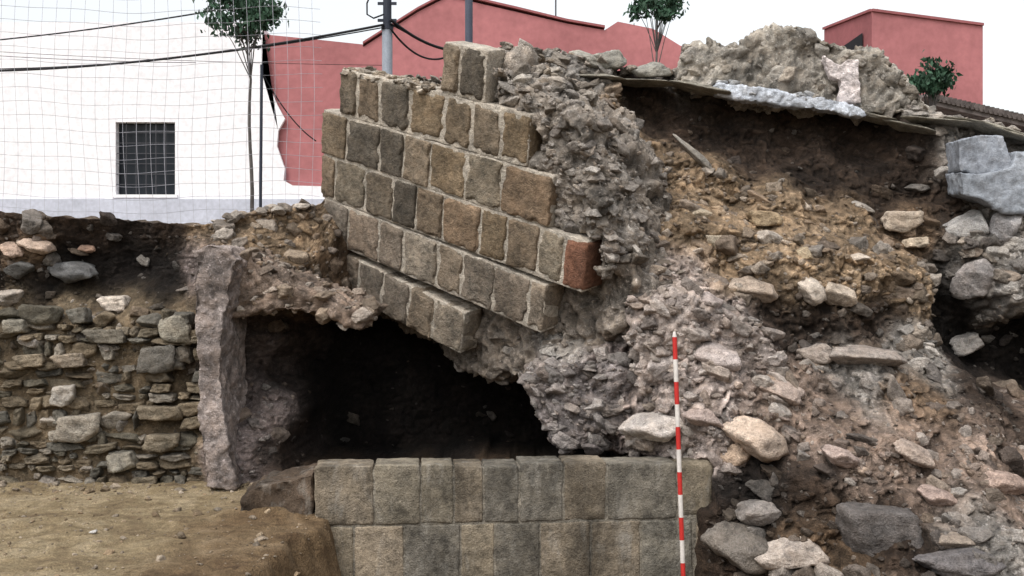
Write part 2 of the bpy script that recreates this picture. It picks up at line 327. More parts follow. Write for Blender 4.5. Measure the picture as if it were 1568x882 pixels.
# ---------------------------------------------------------------- loose rubble on the bank
rk=Rocks()
def rcol(base,k=.5):
    t=[(.36,.325,.295),(.28,.235,.19),(.40,.37,.34),(.22,.20,.185),(.48,.45,.415),(.26,.20,.15),(.15,.13,.12)][random.randrange(7)]
    b=np.asarray(base); c=b*(1-k)+np.array(t)*k; return c*random.uniform(.55,1.12)
area_w=dens*(np.abs(V[:,0])<8); area_w=area_w/area_w.sum()
pick=rng.choice(len(V),size=8200,p=area_w)
for i in pick:
    s=.014+.017*rng.pareto(1.8); s=min(s,.12)
    n=NN[i]; lowr=V[i,2]<1.3 and V[i,0]>1.6
    sc=np.array([s*random.uniform(.9,1.7),s*random.uniform(.7,1.1),s*random.uniform(.45,1.0)])
    p=V[i]+n*s*random.uniform(-.55,.05)
    lum=col[i].mean()
    rk.add(p,sc,rotm(random.uniform(-.6,.6),random.uniform(-.4,.6)+(.4 if lowr else 0),random.uniform(-1.2,1.2)),rcol(col[i],(.35 if s<.06 else .55)*(1 if lum>.07 else .5)),sub=4 if s>.07 else 3,boxy=random.random()<.3)
def surfy(px,pz):
    j=int(np.clip(round((px-xs[0])/.0175),0,nc-1)); zc=G[:,j,2]; return G[int(np.argmin(abs(zc-pz))),j,1]
def stone_at(u,v,w,h,D,c,rot=0,boxy=0,depth=None):
    p=W(u,v,D); m=D/F
    p[1]=surfy(p[0],p[2])-min(w,h)*m*.08
    D2=p[1]+10; p=W(u,v,D2); m=D2/F
    rk.add(p,(w*m*.5,(depth or (w+h)*.5)*m*.5,h*m*.54),rotm(random.uniform(-.15,.15),rot,random.uniform(-.3,.3)),c,sub=4,boxy=boxy)
big=[(1160,668,84,50,10,(.46,.37,.30),0,0),(1125,700,60,40,10,(.38,.29,.22),.1,0),(1378,337,64,28,11.8,(.36,.30,.24),.05,1),(1480,525,56,28,12,(.36,.34,.32),-.2,1),
(1240,440,44,38,10.9,(.40,.35,.30),0,0),(1287,450,50,40,11,(.38,.32,.26),.3,0),(1155,443,70,44,11,(.32,.26,.21),.1,0),(1400,372,36,18,11.5,(.42,.35,.27),0,1),(1100,370,38,18,11.2,(.42,.36,.28),0,1),
(1330,545,110,36,10.6,(.30,.26,.23),.05,0),(1255,545,70,36,10.6,(.29,.25,.22),.1,0),(1345,812,130,90,9,(.11,.10,.095),.1,1),(1135,835,90,60,9.5,(.13,.115,.10),-.15,0),(1225,845,110,52,9.1,(.38,.33,.29),.1,0),(1480,862,150,44,8.7,(.14,.13,.13),0,0),
(1160,785,80,40,9.8,(.22,.20,.185),.1,0),(1440,762,90,30,9.3,(.30,.23,.2),.4,0),(1540,740,80,36,9.2,(.32,.24,.20),.3,0),(1490,345,60,46,11.4,(.32,.31,.30),.2,0),(1540,350,50,60,11.4,(.28,.27,.27),0,0),(1500,430,70,50,11.3,(.25,.23,.22),.2,0),
(1290,700,80,30,9.8,(.34,.27,.24),.45,0),(1400,690,70,28,9.8,(.32,.26,.22),.4,0),(1200,600,60,36,10.4,(.36,.29,.25),.3,0),(1010,560,66,50,10.3,(.34,.30,.28),0,0),(1100,540,80,44,10.3,(.38,.33,.31),.2,0),(1080,470,70,34,10.5,(.34,.29,.27),.1,0),(1000,650,80,40,10.3,(.44,.40,.37),-.3,0),(1080,640,60,32,10.2,(.36,.29,.26),.2,0),
(110,412,86,34,11.6,(.12,.12,.12),0,0),(30,412,56,24,11.5,(.08,.078,.075),0,0),(178,464,50,26,11.3,(.50,.44,.38),0,1),(20,380,40,20,11.5,(.40,.30,.24),.1,0),(62,374,60,22,11.5,(.40,.31,.25),.2,0),(135,378,30,14,11.5,(.3,.2,.15),0,0),(12,456,60,26,11.4,(.34,.3,.26),0,0),
(960,205,36,28,12,(.34,.31,.27),0,1),(880,155,60,40,12,(.26,.27,.29),.1,0),(870,215,70,40,12,(.25,.25,.25),.2,0),(1070,330,40,22,11.5,(.38,.32,.24),0,0),(1170,335,60,24,11.6,(.30,.23,.15),0,1),(1230,390,40,26,11,(.36,.29,.2),.2,0)]
for u,v,w,h,D,c,r,b in big: stone_at(u,v,w,h,D,c,r,b)
for i in range(260):
    u=random.choice([random.uniform(560,900),random.uniform(880,1060),random.uniform(1300,1620),random.uniform(340,500),random.uniform(340,500)])
    k=int(np.interp(W(u,100,12.9 if u>500 else 12)[0],xs,np.arange(nc))); t=top[k]; s=random.uniform(.02,.08)
    rk.add(t+np.array([random.uniform(-.05,.05),random.uniform(-.1,.5),random.uniform(-.03,.02)]),(s*1.5,s*1.2,s*.8),rotm(random.uniform(-.4,.4),random.uniform(-.4,.4),random.uniform(-2,2)),rcol((.22,.18,.14),.5),sub=4)
for (u0,v0,u1,v1,D) in [(890,116,960,124,12.6),(950,124,1030,130,12.55),(1020,128,1110,142,12.5),(1300,172,1370,190,12.5),(1365,188,1430,206,12.4),(1400,180,1500,196,12.3),(1480,186,1570,214,12.1)]:
    a=W(u0,v0,D);b=W(u1,v1,D);m=(a+b)/2;L=np.linalg.norm(b-a)
    rk.add(m,(L*.60,.30,.05),rotm(.05,math.atan2(a[2]-b[2],b[0]-a[0])+random.uniform(-.05,.05),random.uniform(-.1,.1)),(.23,.215,.18),4,0)
a=W(1044,220,11.95);b=W(1104,270,11.8);m=(a+b)/2;L=np.linalg.norm(b-a)
rk.add(m,(L*.56,.08,.062),rotm(.1,math.atan2(a[2]-b[2],b[0]-a[0]),0),(.27,.25,.22),4,0)
for (u,v,w,h) in [(935,95,60,34),(1005,108,50,26),(900,90,40,22)]:
    p=W(u,v,12.7); rk.add(p,(w*.0042,.2,h*.0042),rotm(.2,.1,.4),(.28,.27,.24),4,0)
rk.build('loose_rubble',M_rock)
# ---------------------------------------------------------------- coursed rubble wall (left)
wl=Rocks(); zz=-.22
while zz<1.70:
    hh=random.choice([.08,.10,.13,.16,.19]); xx=-8.5+random.uniform(0,.2)
    while xx<-3.45:
        ww=random.choice([.10,.15,.22,.28,.36])*random.uniform(.85,1.15)
        if random.random()<.92:
            c=random.choice([(.145,.118,.083),(.13,.11,.08),(.17,.145,.11),(.15,.12,.083),(.10,.09,.07),(.24,.215,.18),(.12,.112,.095)])
            f=random.uniform(.7,1.0)
            wl.add((xx+ww/2,1.37+random.uniform(-.045,.035),zz+hh/2+random.uniform(-.02,.02)+.03*math.sin(xx*2)),(ww*.60*f,.14,hh*.60*f),rotm(random.uniform(-.1,.1),random.uniform(-.10,.10),random.uniform(-.10,.10)),np.array(c)*random.uniform(.75,1.15),4,random.random()<.65)
        xx+=ww
    zz+=hh
for u,v,w,h,c in [(268,505,54,38,(.24,.22,.18)),(240,550,60,44,(.13,.12,.105)),(165,515,70,24,(.15,.135,.11)),(100,603,40,26,(.40,.37,.33)),(122,652,76,34,(.24,.215,.18)),(190,705,44,28,(.26,.24,.20)),(245,632,70,24,(.18,.15,.11)),(110,552,56,24,(.24,.2,.155)),(25,500,40,26,(.24,.22,.18)),(250,675,60,22,(.16,.135,.10)),(50,552,50,22,(.20,.165,.12))]:
    p=W(u,v,11.28); wl.add(p,(w*.0037,.13,h*.0040),rotm(0,random.uniform(-.08,.08),0),c,4,1)
wl.build('rubble_stone_wall',M_rock)
# ---------------------------------------------------------------- stone pier and ledge left of the hollow
ws=empty('broken_stone_pier')
pts=[W(u,v,10.85) for u,v in [(298,384),(318,374),(350,378),(366,398),(352,440),(350,474),(340,486),(338,560),(342,640),(348,700),(362,748),(314,750),(308,690),(300,640),(301,560),(296,470)]]
blob('pier',pts,(.02,.95,0),.020,.030,.020,(.25,.215,.20),M_rub,ws,31,.35)
pts=[W(u,v,11.15) for u,v in [(345,385),(372,390),(430,425),(500,455),(560,486),(550,508),(500,486),(420,478),(345,484)]]
ob,lV,lN=blob('ledge_core',pts,(0.05,.9,0.1),.026,.04,.04,(.20,.155,.125),M_rub,ws,5,.35)
o3=Rocks()
for i in rng.choice(len(lV),300):
    s=min(.02+.02*rng.pareto(2),.10); o3.add(lV[i],(s*1.3,s,s*.7),rotm(*rng.uniform(-.6,.6,3)),rcol((.24,.18,.13),.5),4 if s>.05 else 3)
o=o3.build('ledge_stones',M_rock); o.parent=ws
# ---------------------------------------------------------------- leaning ashlar wall
lw=empty('leaning_ashlar_wall')
O=np.array([-2.33,2.7,3.635]); e1=np.array([3.2,-2.5,-1.22]); e1/=np.linalg.norm(e1)
e2=np.array([0,0,1])-e1[2]*e1; nh=np.array([e1[1],-e1[0],0])
if nh[1]>0: nh=-nh
nh/=np.linalg.norm(nh); e2=e2/np.linalg.norm(e2)+.22*nh; e2-=e1*np.dot(e1,e2); e2/=np.linalg.norm(e2)
en=np.cross(e1,e2)
if en[1]>0: en=-en
B3=np.stack([e1,e2,en],1)
def LW(s,t,n=0): return O+s*e1+t*e2+n*en
RH=.535; bl=Boxes(); mo=Boxes()
rowsd=[(-3,.06,2.56,.05,-.03,-.062),(-2,.06,3.64,.22,0,-.020),(-1,.02,4.10,0,0,-.004),(0,.0,3.58,.2,0,0),(1,.30,3.22,.05,.002,.004),(2,1.93,2.58,0,.006,.004)]
bcols=[(.235,.185,.13),(.26,.21,.155),(.205,.16,.115),(.25,.19,.125),(.27,.23,.175),(.175,.145,.11),(.235,.17,.115),(.145,.125,.10)]
for r,s0,s1,off,dt,th in rowsd:
    s=s0; first=True
    cth,sth=math.cos(th),math.sin(th); Rz=np.array([[cth,-sth,0],[sth,cth,0],[0,0,1]])
    def RL(s_,t_,n_):
        tb=r*RH+RH
        q=Rz@np.array([s_,t_-tb,0]); return LW(q[0],q[1]+tb,n_)
    while s<s1-.12:
        w=random.uniform(.38,.58)
        if first: w=.26+off; first=False
        if r==-1:
            if s+w>s1-.30-.2 and s<s1-.32: w=s1-.30-s
            elif s>=s1-.32: w=s1-s
        elif s+w>s1-.2: w=s1-s
        if r==2: w=min(w,.36)
        brick=(r==-1 and s+w>=s1-.02)
        V_,F_=rbox((w/2-.015,RH/2-.017,.17),.022 if r<1 else .04,(14,14,3),.009,random.random()*50,.06 if brick else (.14 if r<1 else .24))
        V_=V_@rotm(random.uniform(-.014,.014),random.uniform(-.016,.016),random.uniform(-.016,.016)).T
        c=np.array(random.choice(bcols))*random.uniform(.80,1.18)
        if r<=-2: c=c*.55+np.array([.27,.235,.20])*.45
        if brick: c=np.array([.20,.10,.066])
        bl.add((V_@Rz.T)@B3.T+RL(s+w/2,r*RH+dt+RH/2,-.17+(0 if brick else random.uniform(.0,.018))),F_,c); s+=w
    sc_=s1-(.02 if r==-1 else 0)
    V_,F_=rbox(((sc_-s0)/2-.02,RH/2-(.016 if r==-3 else -.004),.14),.012,(int((sc_-s0)*30),16,3),.006,r+9)
    mo.add((V_@Rz.T)@B3.T+RL((s0+sc_)/2,r*RH+RH/2+dt,-.157),F_,(.44,.395,.335))
bl.build('ashlar_blocks',M_block,lw); mo.build('mortar',M_mortar,lw)
out=[(.15,-1.60),(.5,-1.78),(1.2,-1.95),(1.9,-2.05),(2.5,-2.15),(3.0,-1.95),(3.6,-1.75),(4.1,-1.35),(4.42,-.9),(4.45,-.35),(4.1,.1),(3.85,.5),(3.7,.95),(3.4,1.15),(2.95,1.35),(2.62,1.55),(1.95,1.6),(1.85,1.0),(.7,.95),(.45,.85),(.40,.5),(.12,.40)]
ext=-en*1.45; ext[2]=-.12
ob,cV,cN=blob('rubble_core',[LW(s,t,-.3) for s,t in out],tuple(ext),.036,.09,.06,(.20,.175,.15),M_rub,lw,1,.45)
ob,dV,dN=blob('broken_edge',[LW(s,t,-.10) for s,t in [(3.0,1.02),(3.24,.98),(3.22,.54),(3.56,.50),(3.6,.0),(4.0,-.03),(4.12,.0),(4.14,-.3),(4.3,-.35),(4.36,.0),(4.1,.45),(3.95,.8),(3.7,1.1),(3.35,1.25),(2.9,1.35),(2.62,1.45),(2.62,1.1)]],tuple(-en*.5),.026,.05,.05,(.21,.188,.165),M_rub,lw,41,.45)
cr=Rocks()
for i in rng.choice(len(cV),3400):
    s=min(.016+.020*rng.pareto(1.9),.10)
    rel=cV[i]-O; nn=rel@en
    if nn>-.34 or cN[i][1]>.5: continue
    cr.add(cV[i]-cN[i]*s*.1,(s*random.uniform(1,1.6),s,s*random.uniform(.5,.9)),rotm(random.uniform(-.7,.7),random.uniform(-.2,.8),random.uniform(-1.5,1.5)),rcol((.22,.195,.17),.45),4 if s>.07 else 3)
for i in rng.choice(len(dV),900):
    s=min(.014+.018*rng.pareto(1.9),.09); rel=dV[i]-O
    if rel@e1<3.3 and rel@e2<1.0: continue
    cr.add(dV[i]-dN[i]*s*.2,(s*1.4,s,s*.7),rotm(random.uniform(-.7,.7),random.uniform(-.2,.8),random.uniform(-1.5,1.5)),rcol((.24,.215,.19),.45),4 if s>.05 else 3)
for i in range(150):
    s=random.uniform(.5,3.4); t=np.interp(s,[.4,1.85,1.95,2.6,3.0,3.5,3.8],[1.0,1.06,1.58,1.56,1.38,1.1,.8]); q=random.uniform(.03,.10)
    if s<2.6: q*=.5
    cr.add(LW(s,t+random.uniform(-.08,.0),random.uniform(-1.1,-.12)),(q*1.5,q*1.1,q*.7),rotm(random.uniform(-.5,.5),random.uniform(-.3,.6),random.uniform(-2,2)),rcol((.24,.21,.17),.45),4)
for i in range(150):
    s=random.uniform(.34,1.95); q=random.uniform(.015,.055)
    cr.add(LW(s,1.05+.004*s+random.uniform(-.02,.03),random.uniform(-.32,-.01)),(q*1.7,q*1.2,q*.8),rotm(random.uniform(-.5,.5),random.uniform(-.3,.6),random.uniform(-2,2)),rcol((.28,.235,.18),.3),4)
o=cr.build('rubble_stones',M_rock); o.parent=lw
hm=empty('broken_masonry')
hr=Rocks()
for nm,poly,D,cc,sd in [('hanging_core',[(800,585),(860,560),(930,545),(990,560),(985,640),(958,668),(930,655),(905,690),(880,680),(862,692),(838,672),(825,625)],10.6,(.18,.16,.155),8),
    ('mortared_lump',[(965,455),(1040,452),(1110,478),(1180,520),(1190,580),(1120,620),(1060,640),(1040,600),(985,600),(975,530)],10.4,(.31,.265,.24),12)]:
    ob,hV,hN=blob(nm,[W(u,v,D) for u,v in poly],(.1,.9,.1),.024,.10,.045,cc,M_rub,hm,sd,.4)
    for i in rng.choice(len(hV),1400):
        if hN[i][1]>.3: continue
        s=min(.013+.016*rng.pareto(1.7),.10); hr.add(hV[i]-hN[i]*s*.3,(s*1.5,s,s*.7),rotm(random.uniform(-.6,.6),random.uniform(-.2,.8),random.uniform(-1,1)),rcol(cc,.35),4 if s>.06 else 3,random.random()<.4)
o=hr.build('masonry_stones',M_rock); o.parent=hm
# ---------------------------------------------------------------- outcrop on top, plaster, slab, concrete
oc=empty('ruined_masonry_outcrop')
pts=[W(u,v,12.5) for u,v in [(1035,128),(1046,74),(1095,70),(1135,74),(1160,52),(1200,42),(1248,44),(1290,68),(1350,78),(1405,122),(1430,172),(1300,178),(1110,150)]]
ob,oV,oN=blob('masonry_core',pts,(.1,1.3,-.05),.032,.07,.05,(.27,.25,.22),M_rub,oc,3,.4)
pts=[W(u,v,12.36) for u,v in [(1262,84),(1285,96),(1300,88),(1318,90),(1316,120),(1320,158),(1284,160),(1286,125),(1270,118)]]
blob('plaster_patch',pts,(.02,.16,0),.018,.015,.016,(.62,.56,.55),M_mortar,oc,4,.1)
pts=[W(u,v,12.3) for u,v in [(1098,130),(1150,132),(1200,142),(1260,148),(1312,164),(1330,178),(1210,164),(1100,146)]]
blob('lime_slab',pts,(.0,.35,.03),.016,.02,.020,(.44,.47,.52),M_mortar,oc,6,.4)
o2=Rocks()
for i in range(40):
    k=random.random(); p=W(1098+225*k,132+36*k+random.uniform(-12,4),12.3+random.uniform(0,.35)); s=random.uniform(.015,.05)
    o2.add(p,(s*1.8,s*1.2,s*.7),rotm(*rng.uniform(-.6,.6,3)),np.array((.36,.37,.38))*random.uniform(.5,1.1),3)
for i in rng.choice(len(oV),800):
    if oN[i][1]>.3: continue
    s=min(.018+.022*rng.pareto(1.9),.11); o2.add(oV[i]-oN[i]*s*.3,(s*1.3,s,s*.8),rotm(*rng.uniform(-1,1,3)),rcol((.29,.27,.235),.4),4 if s>.06 else 3)
o=o2.build('rubble_stones',M_rock); o.parent=oc
gb=empty('broken_concrete_wall')
blob('upper_mass',[W(u,v,11.6) for u,v in [(1468,214),(1500,206),(1536,208),(1546,240),(1552,262),(1500,268),(1470,262)]],(.08,.6,.05),.022,.015,.010,(.255,.275,.31),M_conc,gb,20,.25)
blob('lower_mass',[W(u,v,11.5) for u,v in [(1470,262),(1500,266),(1550,258),(1558,232),(1620,236),(1700,256),(1700,344),(1600,332),(1540,326),(1500,306),(1474,298)]],(.08,.6,.05),.022,.02,.012,(.23,.25,.28),M_conc,gb,24,.3)
# ---------------------------------------------------------------- foundation wall
fw=empty('ashlar_foundation_wall')
A=W(480,705,9.62); Bp=W(1092,705,9.98); A[2]=Bp[2]=0
d=Bp-A; L=np.linalg.norm(d); d/=L; up=np.array([0,0,1.]); fn=np.cross(d,up); fn=-fn if fn[1]>0 else fn
FB=np.stack([d,up,fn],1); fb=Boxes(); fm=Boxes()
r1=[480,570,640,690,735,790,858,925,1035,1096]; r2=[480,540,615,700,752,822,900,978,1060,1100]; r3=[460,560,680,800,930,1100]
fc=[(.23,.195,.145),(.205,.18,.14),(.25,.21,.16),(.17,.155,.13),(.27,.225,.17),(.20,.185,.155),(.165,.15,.125)]
for ri,(us,z0,z1) in enumerate([(r1,-.20,.36),(r2,-.78,-.20),(r3,-1.25,-.78)]):
    for a,b in zip(us[:-1],us[1:]):
        s0,s1=(a-480)/612*L,(b-480)/612*L; tz=z1+(random.uniform(-.022,.010) if ri==0 else 0)
        last=b>=1090
        V_,F_=rbox(((s1-s0)/2-.008,(tz-z0)/2-.009,.22),.06 if last else .014,(16,16,6),.005,random.random()*50,.03)
        c=np.array(random.choice(fc))*random.uniform(.85,1.15)
        V_=V_@rotm(0,random.uniform(-.006,.006),random.uniform(-.006,.006)).T
        fb.add(V_@FB.T+A+d*(s0+s1)/2+up*(tz+z0)/2+fn*(-.22+random.uniform(.0,.008)),F_,c)
V_,F_=rbox((L/2-.02,.715,.19),.012,(130,46,4),.004,3); fm.add(V_@FB.T+A+d*(L/2)+up*(-.40)+fn*(-.201),F_,(.26,.235,.195))
fb.build('ashlar_blocks',M_found,fw); fm.build('mortar',M_found,fw)
pts=[A+d*s+up*zq-fn*.3 for s,zq in [(-.5,.15),(L*.3,.22),(L*.99,.25),(L*.99,-1),(-.5,-1)]]
blob('rubble_backing',pts,tuple(-fn*.55),.035,.03,.03,(.05,.042,.035),M_rub,fw,14,.3)
pts=[A+d*s+up*zq-fn*.03 for s,zq in [(-.66,.06),(-.5,.18),(-.2,.24),(.0,.30),(.02,-.9),(-.66,-.9)]]
blob('stained_end',pts,tuple(-fn*.5),.022,.02,.014,(.085,.062,.045),M_found,fw,15,.5)
# ---------------------------------------------------------------- ground
gx=np.concatenate([-np.geomspace(400,9.3,14),np.linspace(-9,3,300),np.linspace(3.2,9,30),np.geomspace(9.3,400,14)])
gy=np.concatenate([-np.geomspace(400,14.3,12),np.linspace(-14,-4,40),np.linspace(-3.96,2.2,155),np.linspace(2.4,6.5,30),np.geomspace(7,600,18)])
GX,GY=np.meshgrid(gx,gy); fx=GX.ravel();fy=GY.ravel(); q=np.stack([fx,fy,fx*0],1)
edge=fx+.10*fbm(q*1.5,3,2)+.03*fbm(q*8,3,6)-.05*fy
hz=-.13-.85*sst(-1.80,-1.45,edge)+.14*np.exp(-((fx+2.3)/.35)**2-((fy+.30)/.18)**2)+.04*np.exp(-((fy-1.2)/.3)**2)
near=(np.abs(fx)<9)&(fy<3)&(fy>-8)
hz=hz+near*(.018*fbm(q*1.2,3,5)+.012*fbm(q*6,3,8)+.007*fbm(q*22,2,4))
outp=np.maximum.reduce([sst(8.6,9.3,np.abs(fx)),sst(4.8,5.6,fy),sst(13.5,14.3,-fy)])
hz=hz*(1-outp)+2.68*outp
nx_,ny_=len(gx),len(gy); ii=np.arange(nx_*ny_).reshape(ny_,nx_)
Qg=np.stack([ii[:-1,:-1],ii[:-1,1:],ii[1:,1:],ii[1:,:-1]],-1).reshape(-1,4)
m,nt,b=newmat('sand_mat'); co=N(nt,'ShaderNodeTexCoord').outputs['Object']
n1=noise(nt,co,1.8,5,.68,.8); n2=noise(nt,co,9,4,.7); n3=noise(nt,co,70,2,.7)
c=ramp(nt,n1,[(.34,(.14,.10,.06)),(.48,(.235,.18,.105)),(.64,(.33,.265,.17))])
at=N(nt,'ShaderNodeAttribute',attribute_name='Col').outputs['Color']; c=mix(nt,c,at,1.0,'MULTIPLY')
c=mix(nt,c,ramp(nt,n2,[(.3,.6),(.7,1.25)]),.9,'MULTIPLY'); c=mix(nt,c,ramp(nt,n3,[(.3,.55),(.7,1.3)]),.9,'MULTIPLY')
nt.links.new(c,b.inputs['Base Color']); bump1(nt,b,addh(nt,n2,1.0,n3,.4),.8,.05)
damp=sst(-3.4,-2.0,fx+.35*fbm(q*1.5,3,12))*(near*1.0)
gc=np.ones((len(fx),3))*(1-damp[:,None]*np.array([.42,.50,.54]))
mkobj('ground',np.stack([fx,fy,hz],1),Qg,m,gc)
pb=Rocks()
def gz(px,py):
    i=np.argmin(abs(gx-px)); j=np.argmin(abs(gy-py)); return hz[j*nx_+i]
for i in range(1500):
    px=random.uniform(-6,-1.5); py=random.uniform(-3,1.2); s=.005+.006*rng.pareto(2.2); s=min(s,.045)
    if random.random()<.3: py=random.uniform(.8,1.2)
    pb.add((px,py,gz(px,py)+s*.2),(s*1.3,s,s*.7),rotm(0,0,random.uniform(0,3)),rcol((.22,.16,.09),.4),3)
for u,v,D in [(143,799,9.0),(462,861,7.9)]:
    p=W(u,v,D); p[2]=gz(p[0],p[1])+.012; pb.add(p,(.035,.03,.012),rotm(0,0,.3),(.6,.58,.55),3)
pb.build('pebbles',M_rock)
# ---------------------------------------------------------------- ranging rod
m_red=simple('rod_red',(.50,.035,.03),.45,sc=20,lo=.8,hi=1.05,bump=.03); m_wht=simple('rod_white',(.66,.62,.58),.45,sc=20,lo=.8,hi=1.05,bump=.03); m_steel=simple('steel',(.25,.25,.26),.4,metal=.8)
rod=MB(); tp=Vector(W(1033,516,9.35)); bt=Vector(W(1047,905,9.25)); ax=(bt-tp); ax.normalize()
nb=12; bh=.2
for i in range(nb):
    a=tp+ax*(i*bh); bb=tp+ax*((i+1)*bh)
    rod.tube([a,bb],.0205,14,0 if i%2==0 else 1)
e=tp+ax*(nb*bh); rod.tube([e,e+ax*.12],[.0195,.003],14,2); rod.tube([tp-ax*.05,tp],[.012,.0205],14,1)
rod.build('ranging_rod',[m_red,m_wht,m_steel],smooth=False)
# ---------------------------------------------------------------- buildings
m_white=simple('white_render',(.80,.79,.82),.9,sc=.5,lo=.95,hi=1.02,bump=.1,sc2=8)
m_pl=simple('plinth_grey',(.50,.52,.60),.9,sc=1,lo=.85,hi=1.05); m_pink=simple('red_render',(.38,.15,.155),.9,sc=.6,lo=.82,hi=1.12,bump=.15,sc2=6)  # plinth grey-blue has its shadow painted into the colour
m_pink_shade=simple('red_render_shade_trim',(.28,.10,.105),.9,sc=.6,lo=.86,hi=1.1,bump=.15,sc2=6)  # darker copy of the red: shade painted on the side wall, also roof trim
m_glass=simple('dark_glass',(.012,.016,.022),.3,bump=.01); m_bar=simple('iron_bars',(.07,.07,.08),.6)
wb=empty('white_house'); Dw=23.0
def bw(u,v,D=Dw): p=W(u,v,D); return (p[0],p[1],p[2])
w0=bw(177,298);w1=bw(268,187)
mb=MB(); y0=Dw-10
xl=bw(-500,0)[0]; ztop=bw(0,34)[2]; xr=bw(402,0)[0]
mb.box((xl,y0,2.6),(w0[0],y0+.35,ztop)); mb.box((w0[0],y0+.001,2.6),(w1[0],y0+.349,w0[2])); mb.box((w0[0],y0+.001,w1[2]),(w1[0],y0+.349,ztop-.001)); mb.box((w1[0],y0,2.6),(xr,y0+.35,ztop))
mb.box((xl,y0+.36,2.6),(xr,y0+8,ztop-.1))
edge=[(402,34),(401,112),(412,132),(424,160),(436,182),(426,200),(424,224),(436,258),(434,276),(448,284),(520,286),(700,288),(700,380),(402,380)]
mb.prism([bw(u,v,Dw+.0)for u,v in edge][::-1],.1)
mb.build('walls',[m_white],parent=wb)
mb=MB(); mb.box((xl,y0-.06,2.6),(bw(700,0)[0],y0-.004,bw(0,305)[2])); mb.build('plinth',[m_pl],parent=wb)
mb=MB(); mb.box((w0[0],y0+.2,w0[2]),(w1[0],y0+.22,w1[2])); mb.build('window_glass',[m_glass],parent=wb)
mb=MB()
for i in range(1,6):
    xx=w0[0]+(w1[0]-w0[0])*i/6; mb.tube([(xx,y0+.05,w0[2]),(xx,y0+.05,w1[2])],.010,6)
for i in range(1,7):
    z_=w0[2]+(w1[2]-w0[2])*i/7; mb.tube([(w0[0],y0+.05,z_),(w1[0],y0+.05,z_)],.008,6)
mb.build('window_bars',[m_bar],parent=wb)
mb=MB(); mb.box((w0[0]-.06,y0-.05,w0[2]-.07),(w1[0]+.06,y0+.1,w0[2]-.002)); mb.build('window_sill',[m_white],parent=wb)
ph=empty('red_house'); Dp=23.15
def prof(pts,D,base=2.6):
    f=[bw(u,v,D) for u,v in pts]; return [(f[0][0],D-10,base)]+f+[(f[-1][0],D-10,base)]
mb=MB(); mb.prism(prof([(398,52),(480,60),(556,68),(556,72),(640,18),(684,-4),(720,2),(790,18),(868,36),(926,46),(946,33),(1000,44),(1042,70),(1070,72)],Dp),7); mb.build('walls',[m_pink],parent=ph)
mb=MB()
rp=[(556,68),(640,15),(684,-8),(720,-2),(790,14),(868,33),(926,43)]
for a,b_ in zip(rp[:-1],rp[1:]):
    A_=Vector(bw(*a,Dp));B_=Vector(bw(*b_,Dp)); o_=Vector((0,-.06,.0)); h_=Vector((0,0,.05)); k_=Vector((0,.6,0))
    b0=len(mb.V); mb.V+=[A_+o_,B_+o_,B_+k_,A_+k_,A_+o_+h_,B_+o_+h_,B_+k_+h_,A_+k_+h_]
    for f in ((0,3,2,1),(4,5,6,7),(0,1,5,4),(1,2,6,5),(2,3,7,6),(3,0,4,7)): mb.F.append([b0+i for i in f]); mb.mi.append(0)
mb.build('roof_verge',[m_pink_shade],parent=ph)
mb=MB(); p=bw(851,36,Dp+1); mb.tube([p,(p[0],p[1],p[2]+1.2)],.02,6); mb.tube([(p[0]-.3,p[1],p[2]+1.0),(p[0]+.3,p[1],p[2]+1.0)],.01,4); mb.build('aerial',[m_bar],parent=ph)
ph2=empty('red_house.001')
c0=Vector(W(1335,18,24.0)); c1=Vector(W(1262,46,27.5)); c2=Vector(W(1505,40,24.4))
cb=c1+(c2-c0)
mb=MB(); ring=[c0,c2,cb,c1]
b0=len(mb.V); mb.V+=[Vector((p.x,p.y,2.6)) for p in ring]+ring
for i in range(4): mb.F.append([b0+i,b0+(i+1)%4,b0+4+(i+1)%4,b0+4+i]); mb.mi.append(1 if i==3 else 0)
mb.F.append([b0+4,b0+5,b0+6,b0+7]); mb.mi.append(0); mb.build('walls',[m_pink,m_pink_shade],parent=ph2)
mb=MB(); z1=Vector((0,0,.004))
for p,q2 in ((c0,c2),(c1,c0)):
    dr=(q2-p).normalized(); nn=Vector((dr.y,-dr.x,0)).normalized()*.05; h_=Vector((0,0,.06))
    b0=len(mb.V); mb.V+=[p+nn+z1,q2+nn+z1,q2-nn*3+z1,p-nn*3+z1]; mb.V+=[v+h_ for v in mb.V[b0:b0+4]]
    for f in ((0,3,2,1),(4,5,6,7),(0,1,5,4),(1,2,6,5),(2,3,7,6),(3,0,4,7)): mb.F.append([b0+i for i in f]); mb.mi.append(0)
    z1=Vector((0,0,.008))
mb.build('coping',[m_pink_shade],parent=ph2)
mb=MB(); dr=(c0-c1); nn=Vector((dr.y,-dr.x,0)).normalized(); nn = nn if nn.y<0 else -nn
def sp(a,zq): v=c1+dr*a; return Vector((v.x,v.y,zq))+nn*.03
zA=W(0,84,25.3)[2]; zB=W(0,62,25.3)[2]; mb.poly([sp(.45,zA),sp(.85,zA),sp(.85,zB),sp(.45,zB)])
mb.build('window_glass',[simple('window_dark',(.015,.015,.018),.9,bump=.01)],parent=ph2)
lh=empty('low_tiled_house'); mb=MB(); a=Vector(W(1425,150,19)); b_=Vector(W(1750,225,18))
mb.V+=[a,b_,b_+Vector((0,3,.3)),a+Vector((0,3,.3)),a+Vector((0,0,-.12)),b_+Vector((0,0,-.12))]; mb.F+=[[0,1,2,3],[4,5,1,0]]; mb.mi+=[0,0]
for i in range(44):
    p=a.lerp(b_,i/44); mb.tube([p+Vector((0,-.05,.02)),p+Vector((0,3,.34))],.07,6)
mb.build('roof_tiles',[simple('old_tile',(.10,.085,.08),.9,sc=6,lo=.5,hi=1.5)],parent=lh)
